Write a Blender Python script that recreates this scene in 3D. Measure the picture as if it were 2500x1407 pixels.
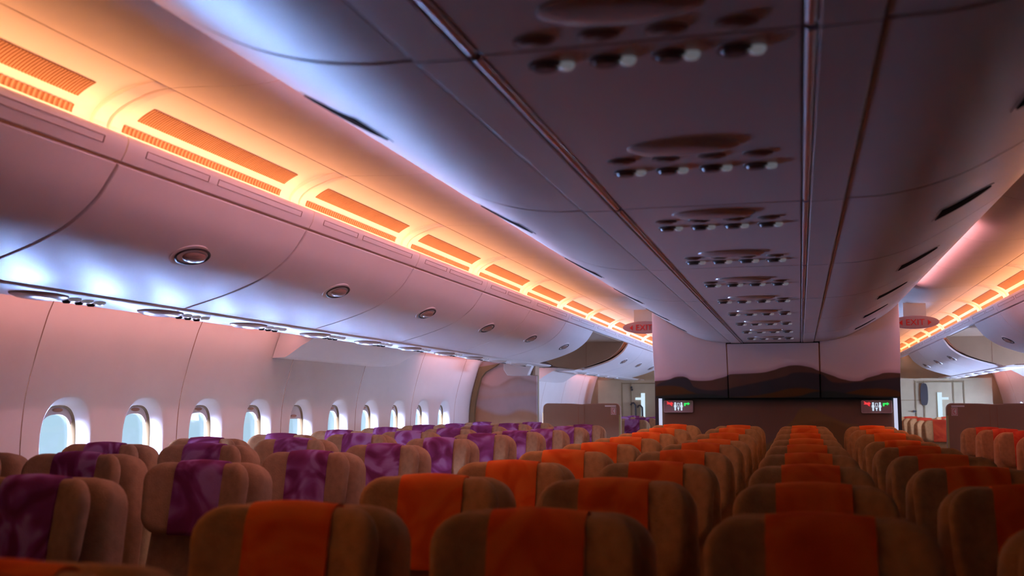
import bpy, bmesh, math, random
from mathutils import Vector, Matrix

random.seed(7)
for o in list(bpy.data.objects):
    bpy.data.objects.remove(o)
S = bpy.context.scene
COL = S.collection
PI = math.pi
R = math.radians

# ------------------------------------------------------------------ camera, world, exposure
E = 1.40                                   # eye height above the cabin floor
cam_d = bpy.data.cameras.new('camera')
cam_d.sensor_fit = 'HORIZONTAL'
cam_d.sensor_width = 36.0
cam_d.lens = 36.0 * 2550.0 / 2500.0
cam_d.clip_start = 0.02
cam_d.dof.use_dof = True
cam_d.dof.focus_distance = 7.0
cam_d.dof.aperture_fstop = 4.0
cam = bpy.data.objects.new('camera', cam_d)
COL.objects.link(cam)
cam.location = (0.21, 0.0, E)
cam.rotation_euler = (R(90 + 6.366), 0.0, R(15.322))
S.camera = cam

S.view_settings.view_transform = 'Standard'
S.view_settings.look = 'None'
S.view_settings.exposure = 0.10
S.view_settings.gamma = 1.0
S.view_settings.use_curve_mapping = False

world = bpy.data.worlds.new('daylight')
S.world = world
world.use_nodes = True
wn = world.node_tree.nodes
wl = world.node_tree.links
# hazy sky at the horizon, plus an unseen bright cloud band below, added to light the cabin
HORIZON = (.66, .84, 1.0)
CLOUD_FILL = (.38, .52, 1.0)
CLOUD_FILL_STR = 225.0
HAZE_FILL = (.60, .64, 1.0)          # added fill: bright haze to the right and upper left, out of view
HAZE_FILL_STR = 210.0
w_tc = wn.new('ShaderNodeTexCoord')
w_sp = wn.new('ShaderNodeSeparateXYZ')
w_mr = wn.new('ShaderNodeMapRange'); w_mr.interpolation_type = 'SMOOTHSTEP'
w_mr.inputs['From Min'].default_value = -.07; w_mr.inputs['From Max'].default_value = -.17
w_md = wn.new('ShaderNodeMapRange'); w_md.interpolation_type = 'SMOOTHSTEP'      # the added cloud band fades out further down
w_md.inputs['From Min'].default_value = -.55; w_md.inputs['From Max'].default_value = -.30
w_md.inputs['To Min'].default_value = .06
wl.new(w_sp.outputs['Z'], w_md.inputs['Value'])
w_m2 = wn.new('ShaderNodeMath'); w_m2.operation = 'MULTIPLY'
w_mx = wn.new('ShaderNodeMix'); w_mx.data_type = 'RGBA'
w_mx.inputs[6].default_value = (*HORIZON, 1); w_mx.inputs[7].default_value = (*[c * CLOUD_FILL_STR for c in CLOUD_FILL], 1)
wl.new(w_tc.outputs['Generated'], w_sp.inputs[0]); wl.new(w_sp.outputs['Z'], w_mr.inputs['Value'])
w_my = wn.new('ShaderNodeMapRange'); w_my.interpolation_type = 'SMOOTHSTEP'      # the added cloud band is bright mainly ahead
w_my.inputs['From Min'].default_value = .0; w_my.inputs['From Max'].default_value = .55
w_my.inputs['To Min'].default_value = .05
w_ml = wn.new('ShaderNodeMath'); w_ml.operation = 'MULTIPLY'
wl.new(w_sp.outputs['Y'], w_my.inputs['Value']); wl.new(w_mr.outputs[0], w_ml.inputs[0]); wl.new(w_my.outputs[0], w_ml.inputs[1])
wl.new(w_ml.outputs[0], w_m2.inputs[0]); wl.new(w_md.outputs[0], w_m2.inputs[1]); wl.new(w_m2.outputs[0], w_mx.inputs[0])
w_hx = wn.new('ShaderNodeMapRange'); w_hx.interpolation_type = 'SMOOTHSTEP'
w_hx.inputs['From Min'].default_value = .15; w_hx.inputs['From Max'].default_value = .45
wl.new(w_sp.outputs['X'], w_hx.inputs['Value'])
w_hz = wn.new('ShaderNodeMapRange'); w_hz.interpolation_type = 'SMOOTHSTEP'
w_hz.inputs['From Min'].default_value = .16; w_hz.inputs['From Max'].default_value = .0
wl.new(w_sp.outputs['Z'], w_hz.inputs['Value'])
w_hm = wn.new('ShaderNodeMath'); w_hm.operation = 'MULTIPLY'
wl.new(w_hx.outputs[0], w_hm.inputs[0]); wl.new(w_hz.outputs[0], w_hm.inputs[1])
w_hb = wn.new('ShaderNodeMix'); w_hb.data_type = 'RGBA'
w_hb.inputs[6].default_value = (*HORIZON, 1); w_hb.inputs[7].default_value = (*[c * HAZE_FILL_STR for c in HAZE_FILL], 1)
w_hu = wn.new('ShaderNodeMapRange'); w_hu.interpolation_type = 'SMOOTHSTEP'      # added fill from the upper sky on the left
w_hu.inputs['From Min'].default_value = .03; w_hu.inputs['From Max'].default_value = .14; w_hu.inputs['To Max'].default_value = 1.0
wl.new(w_sp.outputs['Z'], w_hu.inputs['Value'])
w_hl = wn.new('ShaderNodeMapRange'); w_hl.interpolation_type = 'SMOOTHSTEP'
w_hl.inputs['From Min'].default_value = .1; w_hl.inputs['From Max'].default_value = -.1
wl.new(w_sp.outputs['X'], w_hl.inputs['Value'])
w_hk = wn.new('ShaderNodeMath'); w_hk.operation = 'MULTIPLY'
wl.new(w_hu.outputs[0], w_hk.inputs[0]); wl.new(w_hl.outputs[0], w_hk.inputs[1])
w_hX = wn.new('ShaderNodeMath'); w_hX.operation = 'MAXIMUM'
wl.new(w_hm.outputs[0], w_hX.inputs[0]); wl.new(w_hk.outputs[0], w_hX.inputs[1])
wl.new(w_hX.outputs[0], w_hb.inputs[0]); wl.new(w_hb.outputs[2], w_mx.inputs[6])
wl.new(w_mx.outputs[2], wn['Background'].inputs['Color'])
wn['Background'].inputs['Strength'].default_value = 1.0

# strengths of the cabin's own lamps and of the added rose fill
COVE_COL = (1.0, 0.385, 0.16)
COVE_STR = 13.0
ROSE_FILL_COL = (1.0, 0.36, 0.42)
ROSE_FILL_STR = 44.0
WASH_COL = (1.0, 0.36, 0.34)
WASH_STR = 16.0

# ------------------------------------------------------------------ materials
MATS = {}

def nodes_of(m):
    m.use_nodes = True
    return m.node_tree.nodes, m.node_tree.links

def mat(name, col, rough=0.5, metal=0.0, spec=0.5, var=0.05, scale=6.0, bump=0.0, bscale=200.0,
        sheen=0.0, emit=None, estr=0.0, coat=0.0):
    if name in MATS:
        return MATS[name]
    m = bpy.data.materials.new(name)
    n, l = nodes_of(m)
    b = n['Principled BSDF']
    b.inputs['Roughness'].default_value = rough
    b.inputs['Metallic'].default_value = metal
    b.inputs['Specular IOR Level'].default_value = spec
    if sheen:
        b.inputs['Sheen Weight'].default_value = sheen
        b.inputs['Sheen Roughness'].default_value = 0.4
        b.inputs['Sheen Tint'].default_value = (*[min(1, c * 1.5 + .1) for c in col], 1)
    if coat:
        b.inputs['Coat Weight'].default_value = coat
        b.inputs['Coat Roughness'].default_value = 0.15
    tc = n.new('ShaderNodeTexCoord')
    nz = n.new('ShaderNodeTexNoise')
    nz.inputs['Scale'].default_value = scale
    nz.inputs['Detail'].default_value = 3
    l.new(tc.outputs['Object'], nz.inputs['Vector'])
    rp = n.new('ShaderNodeValToRGB')
    rp.color_ramp.elements[0].position = .3
    rp.color_ramp.elements[1].position = .7
    rp.color_ramp.elements[0].color = (*[c * (1 - var) for c in col], 1)
    rp.color_ramp.elements[1].color = (*[min(1, c * (1 + var)) for c in col], 1)
    l.new(nz.outputs['Fac'], rp.inputs['Fac'])
    l.new(rp.outputs['Color'], b.inputs['Base Color'])
    if bump:
        n2 = n.new('ShaderNodeTexNoise')
        n2.inputs['Scale'].default_value = bscale
        n2.inputs['Detail'].default_value = 2
        l.new(tc.outputs['Object'], n2.inputs['Vector'])
        bp = n.new('ShaderNodeBump')
        bp.inputs['Strength'].default_value = bump
        bp.inputs['Distance'].default_value = 0.004
        l.new(n2.outputs['Fac'], bp.inputs['Height'])
        l.new(bp.outputs['Normal'], b.inputs['Normal'])
    if emit:
        b.inputs['Emission Color'].default_value = (*emit, 1)
        b.inputs['Emission Strength'].default_value = estr
    MATS[name] = m
    return m

def mat_cloth(name, c0, c1, c2, scale, distort=1.5):
    """woven cover with soft printed patches, different on every seat"""
    m = bpy.data.materials.new(name)
    n, l = nodes_of(m)
    b = n['Principled BSDF']
    b.inputs['Roughness'].default_value = .9
    b.inputs['Specular IOR Level'].default_value = .1
    b.inputs['Sheen Weight'].default_value = .25
    b.inputs['Sheen Roughness'].default_value = .4
    b.inputs['Sheen Tint'].default_value = (*c1, 1)
    tc = n.new('ShaderNodeTexCoord')
    oi = n.new('ShaderNodeObjectInfo')
    mul = n.new('ShaderNodeVectorMath'); mul.operation = 'SCALE'
    mul.inputs['Scale'].default_value = 1.0
    cx = n.new('ShaderNodeCombineXYZ')
    ml = n.new('ShaderNodeMath'); ml.operation = 'MULTIPLY'; ml.inputs[1].default_value = 40.0
    l.new(oi.outputs['Random'], ml.inputs[0])
    for i in range(3):
        l.new(ml.outputs[0], cx.inputs[i])
    ad = n.new('ShaderNodeVectorMath'); ad.operation = 'ADD'
    l.new(tc.outputs['Object'], ad.inputs[0]); l.new(cx.outputs[0], ad.inputs[1])
    nz = n.new('ShaderNodeTexNoise')
    nz.inputs['Scale'].default_value = scale
    nz.inputs['Detail'].default_value = 1.5
    nz.inputs['Distortion'].default_value = distort
    l.new(ad.outputs[0], nz.inputs['Vector'])
    rp = n.new('ShaderNodeValToRGB')
    e = rp.color_ramp.elements
    e[0].position = .38; e[0].color = (*c0, 1)
    e[1].position = .62; e[1].color = (*c2, 1)
    k = e.new(.5); k.color = (*c1, 1)
    l.new(nz.outputs['Fac'], rp.inputs['Fac'])
    l.new(rp.outputs['Color'], b.inputs['Base Color'])
    n2 = n.new('ShaderNodeTexNoise'); n2.inputs['Scale'].default_value = 260
    l.new(tc.outputs['Object'], n2.inputs['Vector'])
    bp = n.new('ShaderNodeBump'); bp.inputs['Strength'].default_value = .25; bp.inputs['Distance'].default_value = .003
    l.new(n2.outputs['Fac'], bp.inputs['Height']); l.new(bp.outputs['Normal'], b.inputs['Normal'])
    MATS[name] = m
    return m

def emit_mat(name, col, strength):
    m = bpy.data.materials.new(name)
    n, l = nodes_of(m)
    for k in list(n):
        if k.type != 'OUTPUT_MATERIAL':
            n.remove(k)
    e = n.new('ShaderNodeEmission')
    e.inputs['Color'].default_value = (*col, 1)
    e.inputs['Strength'].default_value = strength
    l.new(e.outputs[0], n['Material Output'].inputs['Surface'])
    MATS[name] = m
    return m

def mat_pane():
    m = bpy.data.materials.new('acrylic_pane')
    n, l = nodes_of(m)
    for k in list(n):
        if k.type != 'OUTPUT_MATERIAL':
            n.remove(k)
    t = n.new('ShaderNodeBsdfTransparent'); t.inputs['Color'].default_value = (.86, .94, .97, 1)
    g = n.new('ShaderNodeBsdfGlossy'); g.inputs['Roughness'].default_value = .04
    lw = n.new('ShaderNodeLayerWeight'); lw.inputs['Blend'].default_value = .12
    f = n.new('ShaderNodeMath'); f.operation = 'MULTIPLY_ADD'; f.inputs[1].default_value = .5; f.inputs[2].default_value = .03
    l.new(lw.outputs['Facing'], f.inputs[0])
    mx = n.new('ShaderNodeMixShader')
    l.new(f.outputs[0], mx.inputs[0]); l.new(t.outputs[0], mx.inputs[1]); l.new(g.outputs[0], mx.inputs[2])
    l.new(mx.outputs[0], n['Material Output'].inputs['Surface'])
    return m

def mat_mural(name, x0, x1, sky_lo, sky_hi, zsky, layers):
    """printed desert picture: sky plus dune layers, each a ridge line given as (x, z) points
    layers: list of (points, colour, soft) drawn one over the other, in the panel's own metres"""
    m = bpy.data.materials.new(name)
    n, l = nodes_of(m)
    b = n['Principled BSDF']
    b.inputs['Roughness'].default_value = .6
    b.inputs['Specular IOR Level'].default_value = .25
    tc = n.new('ShaderNodeTexCoord')
    sp = n.new('ShaderNodeSeparateXYZ')
    l.new(tc.outputs['Object'], sp.inputs[0])
    mr = n.new('ShaderNodeMapRange')
    mr.inputs['From Min'].default_value = x0; mr.inputs['From Max'].default_value = x1
    l.new(sp.outputs['X'], mr.inputs['Value'])
    sk = n.new('ShaderNodeMapRange')
    sk.inputs['From Min'].default_value = zsky[0]; sk.inputs['From Max'].default_value = zsky[1]
    l.new(sp.outputs['Z'], sk.inputs['Value'])
    cur = n.new('ShaderNodeMix'); cur.data_type = 'RGBA'
    cur.inputs[6].default_value = (*sky_lo, 1); cur.inputs[7].default_value = (*sky_hi, 1)
    l.new(sk.outputs[0], cur.inputs[0])
    out = cur.outputs[2]
    nz = n.new('ShaderNodeTexNoise'); nz.inputs['Scale'].default_value = 5; nz.inputs['Detail'].default_value = 4
    l.new(tc.outputs['Object'], nz.inputs['Vector'])
    for pts, colr, soft in layers:
        zs = [p[1] for p in pts]
        za, zb = min(zs) - .05, max(zs) + .05
        fc = n.new('ShaderNodeFloatCurve')
        c = fc.mapping.curves[0]
        q = [((p[0] - x0) / (x1 - x0), (p[1] - za) / (zb - za)) for p in pts]
        c.points[0].location = q[0]; c.points[-1].location = q[-1]
        for p in q[1:-1]:
            c.points.new(*p)
        fc.mapping.update()
        l.new(mr.outputs[0], fc.inputs['Value'])
        back = n.new('ShaderNodeMapRange')
        back.inputs['To Min'].default_value = za; back.inputs['To Max'].default_value = zb
        l.new(fc.outputs[0], back.inputs['Value'])
        d = n.new('ShaderNodeMath'); d.operation = 'SUBTRACT'
        l.new(back.outputs[0], d.inputs[0]); l.new(sp.outputs['Z'], d.inputs[1])
        st = n.new('ShaderNodeMapRange'); st.interpolation_type = 'SMOOTHSTEP'
        st.inputs['From Min'].default_value = -soft; st.inputs['From Max'].default_value = soft
        l.new(d.outputs[0], st.inputs['Value'])
        vr = n.new('ShaderNodeMix'); vr.data_type = 'RGBA'
        vr.inputs[6].default_value = (*[v * .8 for v in colr], 1); vr.inputs[7].default_value = (*[v * 1.2 for v in colr], 1)
        l.new(nz.outputs['Fac'], vr.inputs[0])
        mx = n.new('ShaderNodeMix'); mx.data_type = 'RGBA'
        l.new(st.outputs[0], mx.inputs[0]); l.new(out, mx.inputs[6]); l.new(vr.outputs[2], mx.inputs[7])
        out = mx.outputs[2]
    l.new(out, b.inputs['Base Color'])
    return m

SHELL = mat('cabin_plastic', (.86, .83, .83), rough=.42, spec=.4, var=.015, bump=.02, bscale=900)
BINM = mat('bin_plastic', (.86, .83, .84), rough=.36, spec=.5, var=.012, bump=.015, bscale=900)
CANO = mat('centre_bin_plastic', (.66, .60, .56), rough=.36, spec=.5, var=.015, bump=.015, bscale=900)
COVE = mat('cove_plastic', (.84, .79, .74), rough=.55, spec=.3, var=.02)
MATTE = mat('matte_black', (.008, .008, .008), rough=.95, spec=.03, var=.05)
HATCH = mat('hatch_line', (.42, .33, .31), rough=.8, var=.03)
GAP = mat('dark_gap', (.34, .17, .10), rough=.9, var=.1)
DARK = mat('dark_plastic', (.025, .022, .022), rough=.45, var=.1)
SLAT = mat('vent_slat_plastic', (.42, .25, .14), rough=.7, var=.05)
VENT_SHADE = mat('vent_slot_shade', (.26, .13, .06), rough=.9, var=.05)  # brown stands in for the shade inside the slots
METAL = mat('satin_metal', (.62, .63, .66), rough=.28, metal=.9, var=.04)
LENS = mat('lens_plastic', (.78, .80, .86), rough=.12, spec=.8, var=.02, emit=(.8, .86, 1), estr=.10)
CALLM = mat('call_button_plastic', (.30, .22, .18), rough=.4, var=.05)
NOZZ = mat('nozzle_plastic', (.15, .14, .13), rough=.35, var=.05)
PADM = mat('latch_plastic', (.38, .26, .22), rough=.25, spec=.6, var=.03)
DISH = mat('dish_plastic', (.62, .56, .52), rough=.20, spec=.7, var=.02)
BEIGE = mat('beige_panel', (.36, .30, .18), rough=.55, var=.05)
TAN = mat('tan_panel', (.42, .275, .17), rough=.6, var=.04)
TAN2 = mat('divider_tan', (.33, .20, .125), rough=.6, var=.04)
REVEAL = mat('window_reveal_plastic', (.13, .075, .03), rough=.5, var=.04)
HANDLEM = mat('shade_handle_plastic', (.34, .16, .10), rough=.5, var=.04)
SHADEM = mat('shade_plastic', (.66, .62, .62), rough=.5, var=.02)
CARPET = mat('carpet', (.07, .05, .045), rough=1, var=.3, scale=60, bump=.6, bscale=300)
FAB_C = mat('tan_weave', (.54, .27, .085), rough=.92, spec=.1, var=.12, scale=40, bump=.4, bscale=260, sheen=.35)
FAB_L = mat('sand_weave', (.37, .23, .125), rough=.92, spec=.1, var=.12, scale=40, bump=.4, bscale=260, sheen=.35)
FAB_R = mat('brown_weave', (.42, .21, .085), rough=.92, spec=.1, var=.12, scale=40, bump=.4, bscale=260, sheen=.3)
CL_C = mat_cloth('orange_cloth', (.86, .11, .012), (.94, .15, .018), (.97, .19, .025), 7)
CL_L = mat_cloth('purple_cloth', (.17, .03, .10), (.25, .06, .21), (.38, .20, .44), 6, 2.2)
CL_R = mat_cloth('red_cloth', (.50, .05, .02), (.58, .06, .025), (.64, .09, .03), 7)
WHITE = mat('white_plastic', (.8, .8, .8), rough=.4, var=.02)
FRAMEM = mat('seat_frame_metal', (.20, .19, .18), rough=.4, metal=.6, var=.05)
PANE = mat_pane()
COVE_L = emit_mat('amber_led', COVE_COL, COVE_STR)
ROSE_FILL = emit_mat('rose_fill', ROSE_FILL_COL, ROSE_FILL_STR)
WASH_L = emit_mat('coral_led', WASH_COL, WASH_STR)
EDGE_GLOW = emit_mat('white_edge_glow', (.72, .74, 1.0), .75)  # glow put in for light reflected off the white edge rails
RED_L = emit_mat('red_symbol_light', (1.0, .06, .07), .85)
GREEN_L = emit_mat('green_symbol_light', (.05, 1.0, .16), .75)
WHITE_L = emit_mat('white_symbol_light', (.72, .86, 1.0), .8)
DOOR_L = emit_mat('lit_door_slit', (.66, .84, 1.0), .95)
PLATE = mat('sign_plate', (.42, .37, .42), rough=.4, var=.03)
EXITP = mat('exit_plate', (.56, .34, .36), rough=.4, var=.03)
EXITR = mat('exit_red', (.55, .015, .012), rough=.5, var=.03, emit=(1, .02, .01), estr=.10)
PLACR = mat('placard_red', (.55, .05, .04), rough=.5, var=.03)
LIME = mat('pale_edge_trim', (.45, .46, .20), rough=.4, var=.03)

# ------------------------------------------------------------------ mesh tools
class MB:
    def __init__(s):
        s.v = []; s.f = []; s.m = []
    def add(s, vs, fs, mi=0):
        o = len(s.v)
        s.v += [tuple(v) for v in vs]
        s.f += [tuple(i + o for i in f) for f in fs]
        s.m += [mi] * len(fs)
        return s
    def box(s, x0, x1, y0, y1, z0, z1, mi=0):
        x0, x1 = min(x0, x1), max(x0, x1)
        vs = [(x, y, z) for z in (z0, z1) for y in (y0, y1) for x in (x0, x1)]
        return s.add(vs, [(0, 2, 3, 1), (4, 5, 7, 6), (0, 1, 5, 4), (2, 6, 7, 3), (0, 4, 6, 2), (1, 3, 7, 5)], mi)
    def obox(s, c, e1, e2, e3, a, b, d, mi=0):
        """box with half sizes a b d along three axes"""
        c, e1, e2, e3 = map(Vector, (c, e1, e2, e3))
        vs = [c + e1 * (a * i) + e2 * (b * j) + e3 * (d * k) for k in (-1, 1) for j in (-1, 1) for i in (-1, 1)]
        return s.add(vs, [(0, 2, 3, 1), (4, 5, 7, 6), (0, 1, 5, 4), (2, 6, 7, 3), (0, 4, 6, 2), (1, 3, 7, 5)], mi)
    def extr(s, pts, y0, y1, mi=0, caps=True):
        """closed (x, z) outline swept along the cabin"""
        n = len(pts)
        vs = [(p[0], y0, p[1]) for p in pts] + [(p[0], y1, p[1]) for p in pts]
        fs = [(i, (i + 1) % n, n + (i + 1) % n, n + i) for i in range(n)]
        if caps:
            fs += [tuple(range(n - 1, -1, -1)), tuple(range(n, 2 * n))]
        return s.add(vs, fs, mi)
    def sheet(s, pts, y0, y1, mi=0):
        n = len(pts)
        vs = [(p[0], y0, p[1]) for p in pts] + [(p[0], y1, p[1]) for p in pts]
        return s.add(vs, [(i, i + 1, n + i + 1, n + i) for i in range(n - 1)], mi)
    def rings(s, rr, mi=0, cap0=True, cap1=True, closed=True):
        n = len(rr[0])
        vs = [p for r in rr for p in r]
        fs = []
        for k in range(len(rr) - 1):
            for i in range(n if closed else n - 1):
                j = (i + 1) % n
                fs.append((k * n + i, k * n + j, (k + 1) * n + j, (k + 1) * n + i))
        if cap0: fs.append(tuple(range(n - 1, -1, -1)))
        if cap1: fs.append(tuple(range((len(rr) - 1) * n, len(rr) * n)))
        return s.add(vs, fs, mi)
    def dome(s, c, e1, e2, nn, prof, mi=0, N=28):
        """lathe with elliptical section: prof = [(a, b, height)] rings along nn"""
        c, e1, e2, nn = map(Vector, (c, e1, e2, nn))
        rr = [[c + e1 * (a * math.cos(2 * PI * i / N)) + e2 * (b * math.sin(2 * PI * i / N)) + nn * h for i in range(N)]
              for a, b, h in prof]
        return s.rings(rr, mi)
    def tube(s, pts, r, mi=0, N=8):
        pts = [Vector(p) for p in pts]
        rr = []
        for k, p in enumerate(pts):
            t = (pts[min(k + 1, len(pts) - 1)] - pts[max(k - 1, 0)]).normalized()
            a = Vector((0, 0, 1)) if abs(t.z) < .9 else Vector((1, 0, 0))
            u = t.cross(a).normalized(); w = t.cross(u)
            rr.append([p + u * (r * math.cos(2 * PI * i / N)) + w * (r * math.sin(2 * PI * i / N)) for i in range(N)])
        return s.rings(rr, mi)
    def plate(s, poly, c, e1, e2, nn, h0, h1, mi=0):
        c, e1, e2, nn = map(Vector, (c, e1, e2, nn))
        r0 = [c + e1 * p[0] + e2 * p[1] + nn * h0 for p in poly]
        r1 = [c + e1 * p[0] + e2 * p[1] + nn * h1 for p in poly]
        return s.rings([r0, r1], mi)
    def build(s, name, mats, parent=None, org=None, smooth=True, ang=40, bevel=0.0):
        if not isinstance(mats, (list, tuple)):
            mats = [mats]
        if org is None:
            org = PWORLD.get(parent.name, Vector((0, 0, 0))) if parent else Vector((0, 0, 0))
        org = Vector(org)
        me = bpy.data.meshes.new(name)
        me.from_pydata([tuple(Vector(v) - org) for v in s.v], [], s.f)
        for m in mats:
            me.materials.append(m)
        me.polygons.foreach_set('material_index', s.m)
        bm = bmesh.new(); bm.from_mesh(me)
        bmesh.ops.recalc_face_normals(bm, faces=bm.faces)
        bm.to_mesh(me); bm.free()
        if smooth:
            me.polygons.foreach_set('use_smooth', [True] * len(me.polygons))
            me.set_sharp_from_angle(angle=R(ang))
        me.update()
        o = bpy.data.objects.new(name, me)
        COL.objects.link(o)
        if parent:
            o.parent = parent
        else:
            o.location = org
        PWORLD[o.name] = org
        if bevel:
            b = o.modifiers.new('edge', 'BEVEL'); b.width = bevel; b.segments = 2; b.limit_method = 'ANGLE'
        return o

PWORLD = {}

def tag(o, label=None, cat=None, group=None, kind=None):
    if label: o['label'] = label
    if cat: o['category'] = cat
    if group: o['group'] = group
    if kind: o['kind'] = kind
    return o

def thing(name, loc, label=None, cat=None, group=None, kind=None):
    o = bpy.data.objects.new(name, None)
    o.empty_display_size = .1
    o.location = loc
    COL.objects.link(o)
    PWORLD[o.name] = Vector(loc)
    return tag(o, label, cat, group, kind)

def struct(name, mb, mats, label, org=None, **kw):
    o = mb.build(name, mats, None, org, **kw)
    return tag(o, label, None, None, 'structure')

def dup(src, loc, label=None, group=None):
    r = src.copy(); COL.objects.link(r); r.location = loc
    if label: r['label'] = label
    if group: r['group'] = group
    PWORLD[r.name] = Vector(loc)
    for ch in list(src.children):
        c = ch.copy(); COL.objects.link(c); c.parent = r
        for g in list(ch.children):
            d = g.copy(); COL.objects.link(d); d.parent = c
    return r

def smooth_pts(P, n=5):
    out = []
    for i in range(len(P) - 1):
        p0 = P[max(i - 1, 0)]; p1 = P[i]; p2 = P[i + 1]; p3 = P[min(i + 2, len(P) - 1)]
        for k in range(n):
            t = k / n
            q = []
            for d in range(2):
                a, b, c, e = p0[d], p1[d], p2[d], p3[d]
                q.append(.5 * (2 * b + (c - a) * t + (2 * a - 5 * b + 4 * c - e) * t * t + (3 * b - a - 3 * c + e) * t ** 3))
            out.append(tuple(q))
    out.append(tuple(P[-1]))
    return out

def mir(P, s):
    """profiles are drawn for the left side in eye-relative height; s = -1 keeps left, +1 mirrors right"""
    return [(p[0] * -s, p[1] + E) for p in P]

def frame_at(P, x):
    """point, tangent and cabin-facing normal on a profile (absolute heights) nearest to a given x"""
    best = min(range(len(P) - 1), key=lambda i: abs((P[i][0] + P[i + 1][0]) / 2 - x))
    a, b = P[best], P[best + 1]
    t = Vector((b[0] - a[0], 0, b[1] - a[1])).normalized()
    f = (x - a[0]) / (b[0] - a[0]) if abs(b[0] - a[0]) > 1e-6 else .5
    p = Vector((x, 0, a[1] + (b[1] - a[1]) * f))
    nn = Vector((t.z, 0, -t.x))
    return p, t, nn

ORD = ['first', 'second', 'third', 'fourth', 'fifth', 'sixth', 'seventh', 'eighth', 'ninth', 'tenth', 'eleventh', 'twelfth', 'thirteenth', 'fourteenth']
SIDE = {-1: 'left', 1: 'right'}
YEND = 17.9
YBACK = -1.1

# ------------------------------------------------------------------ profiles (left side, eye relative)
WALLP = [(-3.05, -1.42), (-3.17, -1.05), (-3.255, -.65), (-3.29, -.30), (-3.293, -.15), (-3.285, -.02), (-3.27, .08), (-3.238, .21), (-3.196, .353), (-3.155, .465), (-3.06, .64), (-2.88, .83), (-2.55, 1.0), (-2.1, 1.11), (-1.5, 1.16), (0, 1.18)]
WALLS = smooth_pts(WALLP, 4)

def wx(z):
    for a, b in zip(WALLS[:-1], WALLS[1:]):
        if a[1] <= z <= b[1]:
            return a[0] + (b[0] - a[0]) * (z - a[1]) / max(1e-9, b[1] - a[1])
    return WALLS[0][0]

DOORP = smooth_pts([(-1.769, .728), (-1.798, .682), (-1.836, .631), (-1.897, .578), (-1.973, .531), (-2.085, .486), (-2.2, .450), (-2.30, .423), (-2.340, .411)], 5)
CANP = smooth_pts([(-.336, .514), (-.42, .516), (-.52, .532), (-.62, .565), (-.72, .616), (-.82, .676), (-.91, .735), (-.975, .79), (-1.02, .85), (-1.035, .92), (-1.015, .99), (-.96, 1.03)], 5)
COVEP = smooth_pts([(-1.602, .951), (-1.66, .947), (-1.71, .936), (-1.76, .915), (-1.797, .889), (-1.815, .862), (-1.818, .84), (-1.818, .812)], 5)
CEILP = smooth_pts([(-1.02, 1.07), (-1.08, 1.02), (-1.16, .967), (-1.25, .943), (-1.36, .940), (-1.5, .948), (-1.596, .951)], 4)

SEAM0, PER = 2.69, 1.27          # seams of the side bins and cove panels
SIDE_SEAMS = [SEAM0 + PER * k for k in range(-3, 13)]
CSEAM0 = 1.43                    # seams of the centre bins
PANEL0 = 4.13                    # seams of the wall panels

# ------------------------------------------------------------------ floor, ends
f = MB().box(-3.2, 3.2, YBACK - .1, YEND + .4, -.06, 0.0)
struct('floor', f, CARPET, 'dark carpeted cabin floor under the seats')
wb = MB().box(-3.4, 3.4, YBACK - .08, YBACK, -.05, E + 1.25)
struct('wall_back', wb, SHELL, 'plain wall behind the camera')

# ------------------------------------------------------------------ side walls with windows
NS = 44

def outline(a, b, y, z, ex=2.7):
    pts = []
    for i in range(NS):
        t = 2 * PI * i / NS
        c, s_ = math.cos(t), math.sin(t)
        pts.append((y + a * math.copysign(abs(c) ** (2 / ex), c), z + b * math.copysign(abs(s_) ** (2 / ex), s_)))
    return pts

ZW = -.205                        # window centre, eye relative
win_n = [0]

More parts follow.
